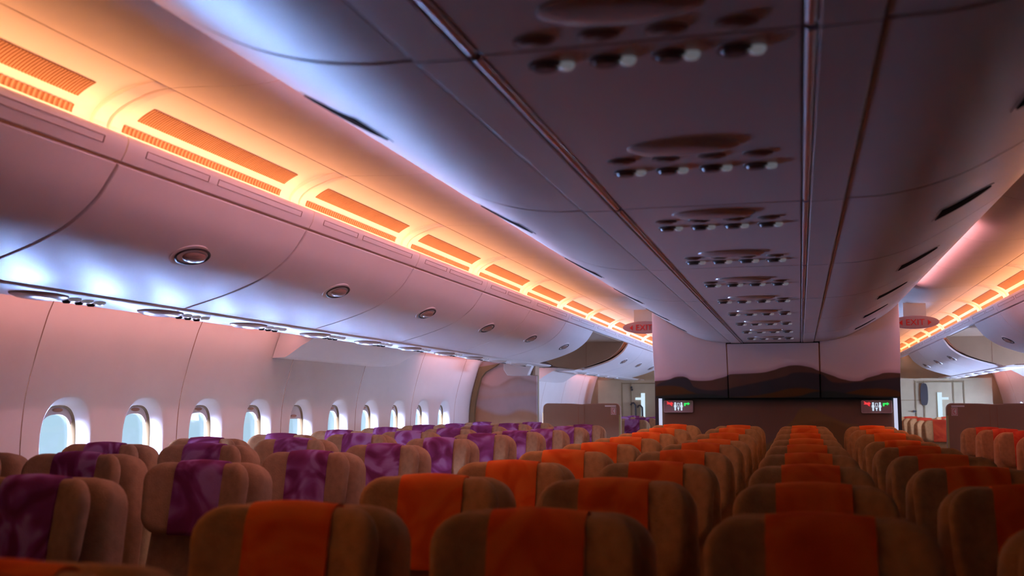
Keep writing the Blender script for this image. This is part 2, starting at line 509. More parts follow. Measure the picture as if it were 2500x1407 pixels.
def wall_side(s):
    w = MB(); back = MB(); wins = []
    zlo, zhi = -.56, .20
    low = [p for p in WALLS if p[1] < zlo] + [(wx(zlo), zlo)]
    high = [(wx(zhi), zhi)] + [p for p in WALLS if p[1] > zhi]
    midz = [zlo + (zhi - zlo) * i / 10 for i in range(11)]
    mid = [(wx(z), z) for z in midz]
    for k in range(-5, 11):
        y0, y1 = PANEL0 + PER * k, PANEL0 + PER * (k + 1)
        ya, yb = max(y0, YBACK) + .004, min(y1, YEND + .03) - .004
        if yb <= ya:
            continue
        w.sheet(mir(low, s), ya, yb)
        w.sheet(mir(high, s), ya, yb)
        back.sheet([(p[0] + s * .010, p[1]) for p in mir(WALLS[:-1], s)], max(y0, YBACK) - .11, max(y0, YBACK) + .11)
        if s < 0:
            bays = (0, 1) if (0 <= k <= 4 or 6 <= k <= 9) else ()
        else:
            bays = (0, 1) if 5 <= k <= 9 else ()
        for b in (0, 1):
            b0 = y0 if b == 0 else y0 + PER / 2
            b1 = b0 + PER / 2
            b0c, b1c = max(b0, ya), min(b1, yb)
            if b1c <= b0c:
                continue
            if b not in bays:
                w.sheet(mir(mid, s), b0c, b1c)
                continue
            yc = (b0 + b1) / 2
            def P(yz, depth):
                return (-s * (wx(yz[1]) - depth), yz[0], yz[1] + E)
            rect = []
            for (yy, zz) in outline(.19, .245, yc, ZW):
                dy, dz = yy - yc, zz - ZW
                sc = min((b1c - yc if dy > 0 else yc - b0c) / max(abs(dy), 1e-6), (zhi - ZW if dz > 0 else ZW - zlo) / max(abs(dz), 1e-6))
                rect.append((yc + dy * sc, ZW + dz * sc))
            for cy, cz in ((b0c, zlo), (b0c, zhi), (b1c, zlo), (b1c, zhi)):
                i = min(range(NS), key=lambda j: (rect[j][0] - cy) ** 2 + (rect[j][1] - cz) ** 2)
                rect[i] = (cy, cz)
            inner = [((r[0] * .12 + o[0] * .88), (r[1] * .12 + o[1] * .88)) for r, o in zip(rect, outline(.192, .247, yc, ZW))]
            rr = [[P(q, 0) for q in rect], [P(q, 0) for q in inner],
                  [P(q, .001) for q in outline(.190, .245, yc, ZW)],
                  [P(q, .006) for q in outline(.183, .238, yc, ZW)],
                  [P(q, .022) for q in outline(.166, .222, yc, ZW)],
                  [P(q, .045) for q in outline(.150, .207, yc, ZW)],
                  [P(q, .060) for q in outline(.144, .201, yc, ZW)]]
            w.rings(rr, 0, False, False)
            wins.append((s, yc, k, b))
    o = w.build('wall_' + SIDE[s], SHELL)
    tag(o, f'curved pale {SIDE[s]} side wall of the cabin', None, None, 'structure')
    tag(back.build('wall_seam', GAP, o), None)
    return wins

def window(s, yc, shade_z, open_lens=True):
    win_n[0] += 1
    t = thing(f'window_{win_n[0]}', (-s * -3.30, yc, E + ZW), f'oval cabin window in the {SIDE[s]} wall', None, None, 'structure')
    def P(yz, depth):
        return (-s * (wx(yz[1]) - depth), yz[0], yz[1] + E)
    fr = MB()
    fr.rings([[P(q, .058) for q in outline(.1445, .2015, yc, ZW)], [P(q, .062) for q in outline(.139, .196, yc, ZW)],
              [P(q, .092) for q in outline(.130, .187, yc, ZW)], [P(q, .096) for q in outline(.130, .187, yc, ZW)],
              [P(q, .096) for q in outline(.16, .215, yc, ZW)], [P(q, .075) for q in outline(.16, .215, yc, ZW)]], 0, False, False)
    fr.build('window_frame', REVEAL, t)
    pn = MB()
    o0 = outline(.133, .190, yc, ZW)
    pn.rings([[P(q, .086) for q in o0], [P(q, .089) for q in o0]])
    pn.build('window_pane', PANE, t)
    # pull-down shade with its finger slot
    full = outline(.1365, .194, yc, ZW)
    if shade_z > ZW + .145:
        # pushed up: only its curved lower rail shows along the head of the opening
        up = [q for q in full if q[1] > ZW + .115]
        up.sort(key=lambda q: math.atan2(q[1] - ZW, q[0] - yc))
        lowr = [(yc + (q[0] - yc) * .93, min(ZW + (q[1] - ZW) * .80, ZW + .156)) for q in up]
        sh = MB()
        a0, a1 = [P(q, .070) for q in up], [P(q, .075) for q in up]
        b0, b1 = [P(q, .070) for q in lowr], [P(q, .075) for q in lowr]
        sh.rings([a0, b0, b1, a1, a0], 0, False, False, closed=False)
        sh.add([a0[0], b0[0], b1[0], a1[0]], [(0, 1, 2, 3)]); sh.add([a0[-1], b0[-1], b1[-1], a1[-1]], [(0, 1, 2, 3)])
        hz, hw = ZW + .177, .036
    else:
        top = sorted([q for q in full if q[1] >= shade_z], key=lambda q: q[0])
        a, b = top[0], top[-1]
        poly = top + ([(b[0], shade_z), (a[0], shade_z)] if a[1] > shade_z + .004 else [])
        sh = MB()
        sh.rings([[P(q, .070) for q in poly], [P(q, .075) for q in poly]])
        hz, hw = shade_z + .022, .042
    so = sh.build('window_shade', SHADEM, t)
    hd = MB()
    hl = [(yc + hw * math.cos(2 * PI * i / 14), hz + .010 * math.sin(2 * PI * i / 14)) for i in range(14)]
    hd.rings([[P(q, .0705) for q in hl], [P(q, .064) for q in hl]])
    hd.build('shade_handle', HANDLEM, so)
    # daylight portal in the opening (shows nothing, only guides the sky's light)
    ld = bpy.data.lights.new('daylight_portal', 'AREA')
    ld.shape = 'RECTANGLE'; ld.size = .28; ld.size_y = .40
    ld.cycles.is_portal = True
    lo = bpy.data.objects.new('daylight_portal', ld)
    COL.objects.link(lo)
    lo.location = (-s * (-3.29 - .15), yc, E + ZW)
    lo.rotation_euler = (R(90), 0, R(-90 if s < 0 else 90))

all_w = wall_side(-1) + wall_side(1)
for (s, yc, k, b) in all_w:
    sz = ZW + .150
    if s < 0 and abs(yc - (PANEL0 + PER * 2 + PER * .25)) < .05:
        sz = ZW + .100                        # the fifth window's shade is pulled a little way down
    if k >= 6:
        sz = ZW + .10
    window(s, yc, sz)

# ------------------------------------------------------------------ cove ceilings, fascia, ribs, air grilles, amber light strips
trim_n = [0]
def trim_name():
    trim_n[0] += 1
    return f'trim_{trim_n[0]}'

def shifted(P, d):
    """profile moved a little along its outward (away from the cabin) side"""
    out = []
    for i, p in enumerate(P):
        a = P[max(i - 1, 0)]; b = P[min(i + 1, len(P) - 1)]
        t = Vector((b[0] - a[0], b[1] - a[1])).normalized()
        out.append((p[0] - t.y * d, p[1] + t.x * d))
    return out

for s in (-1, 1):
    cl = MB(); cb = MB()
    for ya, yb in zip(SIDE_SEAMS[:-1], SIDE_SEAMS[1:]):
        ya, yb = max(ya, YBACK), min(yb, YEND)
        if yb - ya < .05:
            continue
        for prof in (CEILP, COVEP):
            a = mir(prof, s); b = mir(shifted(prof, -.010), s)
            cl.extr(a + b[::-1], ya + .003, yb - .003)
    for prof in (CEILP, COVEP):
        a = mir(shifted(prof, -.016), s); b = mir(shifted(prof, -.022), s)
        cb.extr(a + b[::-1], YBACK, YEND)
    bridge = mir([(-1.55, .972), (-1.64, .972), (-1.64, .978), (-1.55, .978)], s)
    cb.extr(bridge, YBACK, YEND)
    o = struct('ceiling' if s < 0 else 'ceiling.001', cl, COVE, f'amber lit cove ceiling above the {SIDE[s]} aisle')
    cb.build('ceiling_backing', GAP, o)
    # raised ribs over the cove at every seam
    rb = MB()
    RIBP = [(q[0] * min(1, i / 9) + p[0] * (1 - min(1, i / 9)), q[1] * min(1, i / 9) + p[1] * (1 - min(1, i / 9))) for i, (p, q) in enumerate(zip(shifted(COVEP, .0006), shifted(COVEP, .012)))]
    for ys in SIDE_SEAMS:
        if YBACK + .1 < ys < YEND - .1:
            a = mir(RIBP, s); b = mir(shifted(COVEP, -.004), s)
            rb.extr(a + b[::-1], ys - .075, ys - .012)
            rb.extr(a + b[::-1], ys + .004, ys + .034)
    struct(trim_name(), rb, COVE, f'raised ribs dividing the {SIDE[s]} cove', bevel=.006)
    # fascia ledge above the bins, one length per bin with shallow recessed hatches
    fa = MB()
    FAS = [(-1.800, .800), (-1.762, .812), (-1.742, .812), (-1.736, .803), (-1.737, .79), (-1.745, .765), (-1.760, .737), (-1.800, .742)]
    for ya, yb in zip(SIDE_SEAMS[:-1], SIDE_SEAMS[1:]):
        ya, yb = max(ya, YBACK), min(yb, YEND)
        if yb - ya < .05:
            continue
        fa.extr(mir(FAS, s), ya + .004, yb - .004)
    fo = struct(trim_name(), fa, BINM, f'narrow ledge between the {SIDE[s]} cove and the bins')
    hx = MB()
    for ya in SIDE_SEAMS[:-1]:
        for a0, a1 in ((.10, .46), (.52, 1.16)):
            y0, y1 = ya + a0, ya + a1
            if y0 < YBACK or y1 > YEND:
                continue
            p, q = Vector((-s * -1.7375, 0, E + .787)), Vector((-s * -1.7435, 0, E + .7665))
            t = (q - p).normalized(); nn = Vector((s * -1 * abs(t.z), 0, -abs(t.x))) 
            for c, L, W_ in ((p, 0, 0), (q, 0, 0)):
                hx.obox(c + Vector((0, (y0 + y1) / 2, 0)), (0, 1, 0), t, nn, (y1 - y0) / 2, .0012, .0012)
            for yy in (y0, y1):
                m_ = (p + q) / 2
                hx.obox(m_ + Vector((0, yy, 0)), (0, 1, 0), t, nn, .0015, .0105, .0012)
    hx.build('hatch_outline', HATCH, fo)
    # amber strip lying in the trough behind the ledge
    ls = MB()
    ls.extr(mir([(-1.770, .8135), (-1.808, .8135), (-1.808, .8345), (-1.800, .8345)], s), -0.5 if s < 0 else 5.2, YEND - .02)
    o = ls.build('cove_light_strip', COVE_L)
    tag(o, f'amber light strip hidden behind the ledge of the {SIDE[s]} cove', 'light strip')
    # air grilles: two slotted bands per cove length
    AC = mir(COVEP, s)
    proto = None
    n_g = 0
    segs = [ys for ys in SIDE_SEAMS[:-1] if ys > .0 and ys + PER < YEND + .2]
    for ys in segs:
        if s > 0 and ys < 6.0:
            continue
        lab = f'slotted air grille in the {SIDE[s]} cove, {ORD[n_g]} from the camera'
        n_g += 1
        if proto is None:
            base = Vector((-s * -1.77, ys, E + .9))
            g = thing('air_grille', base, lab, 'air grille', f'air grilles along the {SIDE[s]} cove')
            for nm, xa, xb, ya, yb, pitch, wd in (('upper_vent', -1.730, -1.793, ys + .115, ys + 1.10, .0125, .0045), ('lower_vent', -1.8075, -1.8178, ys + .075, ys + 1.11, .021, .0085)):
                mb = MB()
                ii = [i for i, p in enumerate(COVEP) if xb - 1e-4 <= p[0] <= xa + 1e-4 and p[1] > .846]
                P0 = [COVEP[i] for i in ii]
                a = mir(shifted(P0, .0016), s); b = mir(shifted(P0, -.002), s)
                mb.extr(a + b[::-1], ya, yb, 1)
                a2 = mir(shifted(P0, .0042), s)
                yy = ya + pitch * .5
                while yy < yb - pitch * .4:
                    mb.extr(a2 + a[::-1], yy - wd / 2, yy + wd / 2, 0)
                    yy += pitch
                mb.build(nm, [SLAT, VENT_SHADE], g)
            proto = g
            py = ys
        else:
            dup(proto, (-s * -1.77, ys, E + .9), lab)

# dark closed roof over the middle of the cabin is part of the hull (side walls meet overhead)

# ------------------------------------------------------------------ overhead bins along the sides
LATX = -1.945
def side_bin(s, ya, yb, label, group, first):
    t = thing('overhead_bin', (-s * -2.3, ya, E + .418), label, 'overhead bin', group)
    g = .0065
    dp = mir(DOORP, s); di = mir(shifted(DOORP, -.02), s)
    d = MB().extr(dp + di[::-1], ya + g, yb - g).build('bin_door', BINM, t, bevel=.004)
    bp = mir([(-1.800, .728), (-1.83, .68), (-1.92, .60), (-2.05, .535), (-2.2, .49), (-2.345, .45), (-2.42, .47), (-2.60, .62), (-2.62, .80), (-1.84, .80)], s)
    MB().extr(bp, ya, yb).build('bin_body', GAP, t)
    p, tt, nn = frame_at(dp, -s * LATX)
    if nn.z > 0: nn = -nn
    c = p + Vector((0, (ya + yb) / 2 + .06, 0))
    la = MB()
    la.dome(c, (0, 1, 0), tt, nn, [(.098, .052, -.004), (.098, .052, .003), (.092, .047, .006), (.086, .042, .002), (.084, .040, -.002)])
    lo = la.build('bin_latch', DARK, d)
    pd = MB()
    pd.dome(c + Vector((0, .010, 0)), (0, 1, 0), tt, nn, [(.066, .030, -.002), (.066, .030, .006), (.056, .022, .012), (.03, .01, .014)])
    pd.build('latch_paddle', PADM, d)
    hl = MB()
    hl.dome(c + tt * .0 + Vector((0, -.02, 0)) + tt * .0, (0, 1, 0), tt, nn, [(.10, .062, -.006), (.10, .062, .0012), (.094, .056, .0012)])
    hl.build('latch_recess', SHELL, d)
    return t

for s in (-1, 1):
    n = 0
    for ys in SIDE_SEAMS[:-1]:
        if not (ys > -.2 and ys + PER < 10.4) and not (12.4 < ys + .001 < 16.6):
            continue
        if s > 0 and ys < 5.0:
            continue
        far = ys > 12
        lab = (f'pale overhead bin on the {SIDE[s]} side, {ORD[n]} from the camera' if not far else f'far overhead bin on the {SIDE[s]} side beyond the gap, {ORD[n]} in line')
        side_bin(s, ys if not far else ys - .29, (ys + PER) if not far else ys + PER - .29, lab, f'overhead bins along the {SIDE[s]} side', n == 0)
        n += 1
    # tan end panel facing us where the far bins begin, and soffit over the cross aisle
    ep = mir(DOORP, s)
    pts = ep + mir([(-2.6, .45), (-2.9, .62), (-2.75, .80), (-1.78, .80)], s)
    yE = 12.19
    m_ = MB().extr(pts, yE, yE + .02)
    m_.box(-s * -2.215, -s * -2.220, yE - .0015, yE, E + .44, E + .74, 1)
    struct(trim_name(), m_, [TAN, GAP], f'tan end panel of the far bins on the {SIDE[s]} side')
    so = MB().box(-s * -1.80, -s * -3.0, 10.31, 12.19, E + .735, E + .75)
    struct(trim_name(), so, TAN, f'tan soffit over the cross aisle on the {SIDE[s]} side')

# service strip below the bins, wall-wash lamp above its outer edge
for s in (-1, 1):
    st = MB()
    prof = [(-2.342, .416), (-2.350, .406), (-2.365, .401), (-2.565, .398), (-2.578, .402), (-2.578, .412), (-2.36, .424)]
    for ya, yb in ((YBACK, 10.9), (12.2, YEND)):
        st.extr(mir(prof, s), ya, yb)
    struct(trim_name(), st, SHELL, f'flat service strip under the {SIDE[s]} bins')
    for ya, yb, nm in (((3.3, 6.30, 'near'),) if s < 0 else ()) + ((9.12, 10.9, 'middle'), (12.25, 13.3, 'far'), (15.7, YEND - .1, 'farthest')):
        w = MB().box(-s * -2.998, -s * -3.012, ya, yb, E + .476, E + .488)
        w.box(-s * -2.985, -s * -2.998, ya, yb, E + .472, E + .50, 1)
        w.box(-s * -2.985, -s * -3.03, ya, yb, E + .488, E + .50, 1)
        o = w.build('wall_wash_lamp', [WASH_L, SHELL])
        tag(o, f'coral light strip washing the {nm} stretch of the {SIDE[s]} wall', 'light strip')

# passenger service units of the left strip
def side_psu(s, y, label):
    x = -s * -2.455
    t = thing('service_unit', (x, y, E + .399), label, 'service unit', f'service units under the {SIDE[s]} bins')
    z = E + .399
    MB().dome((x, y, z), (0, 1, 0), (1, 0, 0), (0, 0, -1), [(.135, .075, -.003), (.13, .072, .006), (.105, .058, .014), (.06, .03, .018)]).build('speaker_dish', DISH, t)
    for i in range(3):
        MB().dome((x + s * -.02, y + .17 + i * .072, z), (0, 1, 0), (1, 0, 0), (0, 0, -1), [(.024, .024, -.003), (.024, .024, .004), (.018, .018, .010), (.008, .008, .012)]).build('reading_light', LENS, t)
        MB().dome((x + s * .03, y + .185 + i * .072, z), (0, 1, 0), (1, 0, 0), (0, 0, -1), [(.017, .017, -.003), (.017, .017, .006), (.012, .012, .014), (.006, .006, .008)]).build('air_nozzle', DARK, t)
    return t

for s in (-1, 1):
    pr = None
    n = 0
    for k in range(20):
        y = 3.20 + .755 * k
        if (y > 10.3 and y < 12.4) or y > 17.4 or (s > 0 and y < 12):
            continue
        lab = f'service unit with reading lights under the {SIDE[s]} bins, {ORD[min(n, 13)]} from the camera'
        if n > 13:
            break
        if pr is None:
            pr = side_psu(s, y, lab); y_first = y
        else:
            dup(pr, (pr.location.x, y, pr.location.z), lab)
        n += 1

# ------------------------------------------------------------------ centre bins, service panel, rails
CANL = [0.0]
for _a, _b in zip(CANP[:-1], CANP[1:]):
    CANL.append(CANL[-1] + math.hypot(_b[0] - _a[0], _b[1] - _a[1]))

def can_at(t):
    for i in range(len(CANP) - 1):
        if CANL[i] <= t <= CANL[i + 1]:
            f = (t - CANL[i]) / (CANL[i + 1] - CANL[i])
            a, b = CANP[i], CANP[i + 1]
            L = CANL[i + 1] - CANL[i]
            return a[0] + (b[0] - a[0]) * f, a[1] + (b[1] - a[1]) * f, (b[0] - a[0]) / L, (b[1] - a[1]) / L

def grip_patch(t0, T, hl, y, h1, h0, s):
    # half-lens patch hugging the curved bin face: straight edge at arc length t0, bulge T upwards
    N, M = 16, 8
    mb = MB(); rr = []
    for layer in (h0, h1):
        g = []
        for i in range(N + 1):
            u = -1 + 2 * i / N
            top = T * math.sqrt(max(0, 1 - u * u)) + .001
            col = []
            for k in range(M + 1):
                x, z, tx, tz = can_at(t0 + top * k / M)
                nx, nz = -tz, tx        # cabin side
                if nz > 0: nx, nz = -nx, -nz
                col.append((-s * (x + nx * layer), y + hl * u, E + z + nz * layer))
            g.append(col)
        rr.append(g)
    vs = [p for g in rr for c in g for p in c]
    W = M + 1; B = (N + 1) * W
    fs = []
    for i in range(N):
        for k in range(M):
            a = i * W + k
            fs += [(a, a + 1, a + W + 1, a + W), (B + a, B + a + W, B + a + W + 1, B + a + 1)]
        for k in (0, M):
            a = i * W + k
            fs.append((a, a + W, B + a + W, B + a))
    for i in (0, N):
        for k in range(M):
            a = i * W + k
            fs.append((a, a + 1, B + a + 1, B + a))
    return mb.add(vs, fs)

YC_END = 8.925
cs = [CSEAM0 + PER * k for k in range(-2, 7)]
cs = [max(YBACK, y) for y in cs if y < YC_END - .3] + [YC_END]
for s in (-1, 1):
    n = 0
    for ya, yb in zip(cs[:-1], cs[1:]):
        if yb - ya < .2:
            continue
        t = thing('centre_bin', (-s * -.6, ya, E + .53), f'centre overhead bin on its {SIDE[s]} face, {ORD[n]} from the camera', 'overhead bin', f'centre bins facing the {SIDE[s]} aisle')
        n += 1
        cp = mir(CANP, s); ci = mir(shifted(CANP, -.02), s)
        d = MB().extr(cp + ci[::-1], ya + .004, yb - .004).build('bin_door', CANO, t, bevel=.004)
        bod = mir([(-.30, .545), (-.42, .546), (-.52, .562), (-.62, .595), (-.72, .646), (-.82, .706), (-.90, .765), (-.945, .82), (-.975, .88), (-.96, .99), (-.25, 1.03), (-.25, .545)], s)
        MB().extr(bod, ya, yb).build('bin_body', GAP, t)
        st = mir([(-.2500, .511), (-.2530, .509), (-.330, .511), (-.3330, .513), (-.3330, .53), (-.2500, .53)], s)
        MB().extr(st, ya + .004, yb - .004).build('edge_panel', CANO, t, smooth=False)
        yg = ((ya + yb) / 2 if yb - ya > 1.2 else ya + .5) - (.10 if s < 0 else 0)
        grip_patch(.300, .17, .088, yg, .0040, .0012, s).build('finger_grip', MATTE, d)
        grip_patch(.292, .19, .100, yg, .0018, -.004, s).build('grip_recess', CANO, d)

# added rose fill strips, hidden above the centre bins to brighten the side bins
for s in (-1, 1):
    rs = MB().extr(mir([(-1.038, .915), (-1.046, .916), (-1.046, .926), (-1.038, .927)], s), 2.4 if s < 0 else 6.0, YC_END - .05)
    o = rs.build('rose_fill_strip', ROSE_FILL)
    tag(o, f'added rose fill strip along the upper {SIDE[s]} edge of the centre bins', 'light strip')

# middle panel between the two rails
mp = MB()
for ya, yb in zip(cs[:-1], cs[1:]):
    mp.box(-.2285, .2285, ya + .002, yb - .002, E + .512, E + .53)
mp.box(-.30, .30, YBACK, YC_END, E + .535, E + .55, 1)
mp.box(-1.0, 1.0, YBACK, YEND, E + 1.03, E + 1.06, 1)
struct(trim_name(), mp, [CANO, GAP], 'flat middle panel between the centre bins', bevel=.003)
for s in (-1, 1):
    rl = MB()
    for ya, yb in zip(cs[:-1], cs[1:]):
        rl.tube([(s * .240, ya + .012, E + .517), (s * .240, yb - .012, E + .517)], 0.0088, 0, 10)
    struct(trim_name(), rl, METAL, f'metal rail along the {SIDE[s]} edge of the middle panel')

def centre_psu(y, label):
    z = E + .512
    t = thing('ceiling_service_unit', (0, y, z), label, 'service unit', 'service units along the middle panel')
    ax = ((0, 1, 0), (1, 0, 0), (0, 0, -1))
    MB().dome((0, y - .205, z), (1, 0, 0), (0, 1, 0), (0, 0, -1), [(.112, .058, -.003), (.110, .056, .004), (.095, .047, .009), (.055, .025, .012)]).build('speaker_dish', DISH, t)
    for i, x in enumerate((-.135, -.042, .052, .146)):
        MB().dome((x + .02, y + .004, z), *ax, [(.0125, .0125, -.003), (.0125, .0125, .004), (.009, .009, .009), (.004, .004, .0105)]).build('reading_light', LENS, t)
        MB().dome((x - .012, y, z), *ax, [(.022, .026, -.003), (.022, .026, .004), (.016, .02, .004), (.013, .017, .010), (.005, .006, .010)]).build('air_nozzle', NOZZ, t)
        MB().dome((x - .004, y - .108, z), *ax, [(.020, .030, -.003), (.020, .030, .003), (.016, .025, .003), (.012, .018, .007)]).build('call_button', CALLM, t)
    return t

pr = None
for k in range(10):
    y = 1.495 + .762 * k
    if y > YC_END - .2:
        break
    lab = f'ceiling service unit on the middle panel, {ORD[k]} from the camera'
    if pr is None:
        pr = centre_psu(y, lab)
    else:
        dup(pr, (0, y, pr.location.z), lab)

# ------------------------------------------------------------------ bulkhead at the end of the centre block
SKY_LO, SKY_HI = (.93, .85, .93), (.84, .86, .97)
ridgeL = [(-1.0, .20), (-.882, .21), (-.768, .238), (-.721, .228), (-.665, .204), (-.553, .201), (-.46, .217), (-.37, .242), (-.353, .252), (-.247, .257), (-.092, .265), (-.001, .283), (.09, .31), (.18, .323), (.268, .313), (.365, .278), (.391, .268), (.478, .236), (.573, .203), (.659, .191), (.746, .216), (.833, .24), (.902, .257), (1.0, .252)]
def lift(P, d): return [(a, b + d) for a, b in P]
blue = [(-1.0, .13), (-.85, .215), (-.74, .23), (-.66, .15), (-.5, .12), (-.3, .15), (-.1, .19), (.1, .235), (.2, .265), (.38, .25), (.5, .18), (.7, .185), (.9, .21), (1.0, .22)]
tan2 = [(-1.0, .155), (-.85, .16), (-.7, .115), (-.6, .08), (-.45, .06), (-.2, .07), (.0, .10), (.2, .135), (.35, .12), (.5, .075), (.6, .10), (.8, .13), (1.0, .10)]
teal = [(-1.0, .07), (-.8, .085), (-.6, .09), (-.3, .06), (.0, .055), (.2, .07), (.4, .11), (.6, .09), (.8, .07), (1.0, .065)]
MUR = mat_mural('dune_mural_and_shade', -1.0, 1.0, SKY_LO, SKY_HI, (.2, .55), [  # dark dune tones also take in some shade of the leaning panels
    (lift(ridgeL, .012), (.58, .46, .60), .03), (ridgeL, (.15, .095, .075), .006), (blue, (.055, .062, .075), .01), (tan2, (.13, .072, .028), .01), (teal, (.03, .055, .055), .012)])
MUR2 = mat_mural('lower_dune_mural_and_shade', -1.0, 1.0, (.20, .125, .09), (.035, .06, .06), (-.03, .05), [  # dark teal top paints in the shade under the picture panels
    ([(-1.0, -.40), (-.3, -.40), (.15, -.13), (.2, -.055), (.26, -.03), (.4, -.08), (.6, -.16), (.8, -.2), (1.0, -.3)], (.24, .15, .06), .02),
    ([(-1.0, -.5), (.0, -.5), (.16, -.2), (.4, -.14), (.6, -.19), (.8, -.23), (1.0, -.33)], (.20, .12, .045), .02)])
bk = thing('bulkhead', (0, 9.1, E), 'wide bulkhead with a dune picture at the end of the centre seats', 'bulkhead')
YP0, YP1 = 8.935, 9.10            # the picture panels lean: top nearer than bottom
def lean(x0, x1, z0, z1, thick, dy=0.0):
    def yy(z): return YP0 + (YP1 - YP0) * (.51 - z) / .46 + dy
    zs = [z0, z1] if z1 <= .52 or z0 >= .5 else [z0, .51, z1]
    m = len(zs)
    prof = [(yy(min(z, .51)), z) for z in zs]
    out = prof + [(y + thick, z) for y, z in prof[::-1]]
    k = len(out)
    vs = [(x, y, E + z) for x in (x0, x1) for y, z in out]
    fs = [(i, (i + 1) % k, k + (i + 1) % k, k + i) for i in range(k)]
    for b in (0, k):
        fs += [tuple(b + i for i in (j, j + 1, k - 2 - j, k - 1 - j)) for j in range(m - 1)]
    return vs, fs
for nm, x0, x1, z1, dy in (('picture_panel', -.992, -.376, .955, 0), ('picture_door', -.366, .371, .505, -.012), ('picture_panel', .381, 1.003, .955, 0)):
    m_ = MB().add(*lean(x0, x1, .055, z1, .03, dy))
    o = m_.build(nm, MUR, bk, org=(0, 9.1, E), bevel=.003)
bb = MB().box(-1.02, 1.02, 9.26, 9.34, 0, E + .95)
bb.add(*lean(-.99, .99, .06, .95, .02, .035))
bb.add(*lean(-.37, .377, .495, .52, .03, -.004))  # dark strip standing in for the shadow edge over the picture door
bb.build('bulkhead_core', DARK, bk, org=(0, 9.1, E))
sk = MB()
for x0, x1 in ((-.376, -.366), (.371, .381)):
    sk.add(*lean(x0, x1, .25, .505, .01, .006))
sk.build('brown_joint_strip', mat('brown_joint', (.33, .16, .09), rough=.6), bk, org=(0, 9.1, E))
MB().box(-.955, .962, 9.18, 9.26, 0.0, E + .052).build('lower_panel', MUR2, bk, org=(0, 9.1, E))
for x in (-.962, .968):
    MB().tube([(x, 9.17, E - .62), (x, 9.17, E + .052)], .015, 0, 12).build('glowing_edge_rail', EDGE_GLOW, bk)

def sign(x0, x1, z0, z1, side):
    t = thing('lavatory_sign', ((x0 + x1) / 2, 9.17, E + (z0 + z1) / 2), f'lit lavatory sign with red and green arrows at the {side} of the bulkhead', 'sign')
    cx_, cz_ = (x0 + x1) / 2, E + (z0 + z1) / 2
    w, h = (x1 - x0) / 2, (z1 - z0) / 2
    def rr(w, h, r, N=5):
        P = []
        for qx, qz, a0 in ((w - r, h - r, 0), (-w + r, h - r, 90), (-w + r, -h + r, 180), (w - r, -h + r, 270)):
            for i in range(N):
                a = R(a0 + 90 * i / (N - 1)); P.append((qx + r * math.cos(a), qz + r * math.sin(a)))
        return P
    ax = ((cx_, 9.172, cz_), (1, 0, 0), (0, 0, 1), (0, -1, 0))
    MB().plate(rr(w, h, .012), *ax, -.008, .012).build('sign_plate', PLATE, t)
    fb = MB().rings([[Vector(ax[0]) + Vector((p[0], -.0125, p[1])) for p in rr(w, h, .012)], [Vector(ax[0]) + Vector((p[0], -.0165, p[1])) for p in rr(w * .985, h * .965, .011)],
                     [Vector(ax[0]) + Vector((p[0], -.0165, p[1])) for p in rr(w * .965, h * .92, .010)], [Vector(ax[0]) + Vector((p[0], -.0125, p[1])) for p in rr(w * .955, h * .9, .009)]], 0, False, False)
    fb.build('sign_rim', mat('rim_grey', (.55, .5, .55), rough=.4), t)
    # red crossed bent arrow
    rd = MB()
    rd.plate([(-.100, .020), (-.090, .034), (-.060, .034), (-.060, .042), (-.044, .026), (-.060, .008), (-.060, .018), (-.088, .018)], *ax, .0125, .016)
    rd.plate([(-.100, .040), (-.094, .044), (-.050, .008), (-.056, .003)], *ax, .0125, .0165)
    rd.build('red_arrow', RED_L, t)
    gn = MB().plate([(.050, .006), (.058, .006), (.061, .022), (.084, .022), (.084, .030), (.100, .016), (.084, .004), (.084, .010), (.064, .010), (.058, .028), (.052, .026)][::-1] if False else
                    [(.050, .004), (.050, .030), (.082, .030), (.082, .038), (.100, .024), (.082, .010), (.082, .018), (.062, .018), (.062, .004)], *ax, .0125, .016)
    gn.build('green_arrow', GREEN_L, t)
    wf = MB()
    for px in (-.027, .027):
        wf.plate([(px + .0075 * math.cos(2 * PI * i / 10), .029 + .0075 * math.sin(2 * PI * i / 10)) for i in range(10)], *ax, .0125, .016)
        wf.plate([(px - .006, .021), (px + .006, .021), (px + .012, -.004), (px + .0065, -.006), (px + .006, -.034), (px - .006, -.034), (px - .0065, -.006), (px - .012, -.004)], *ax, .0125, .016)
    wf.plate([(-.010, -.008), (.010, -.008), (.003, -.024), (.003, -.034), (-.003, -.034), (-.003, -.024)], *ax, .0125, .016)
    for q in ([(-.010, .0), (.010, .0), (.010, .003), (-.010, .003)], [(-.010, .027), (.010, .027), (.010, .030), (-.010, .030)], [(-.010, .003), (-.007, .003), (-.007, .027), (-.010, .027)], [(.007, .003), (.010, .003), (.010, .027), (.007, .027)]):
        wf.plate(q, *ax, .0125, .016)
    wf.build('people_symbol', WHITE_L, t)

sign(-.932, -.680, -.070, .035, 'left')
sign(.698, .940, -.072, .035, 'right')

# ------------------------------------------------------------------ exit signs over both aisles
def text_mesh(mb, s_, size, c, e1, e2, nn, depth, mi=0):
    cu = bpy.data.curves.new('lettering', 'FONT'); cu.body = s_; cu.size = size; cu.align_x = 'CENTER'; cu.align_y = 'CENTER'
    cu.extrude = depth / 2
    o = bpy.data.objects.new('lettering', cu); COL.objects.link(o)
    dg = bpy.context.evaluated_depsgraph_get()
    me = bpy.data.meshes.new_from_object(o.evaluated_get(dg))
    c, e1, e2, nn = map(Vector, (c, e1, e2, nn))
    mb.add([c + e1 * v.co.x + e2 * v.co.y + nn * v.co.z for v in me.vertices], [tuple(p.vertices) for p in me.polygons], mi)
    bpy.data.objects.remove(o); bpy.data.curves.remove(cu); bpy.data.meshes.remove(me)

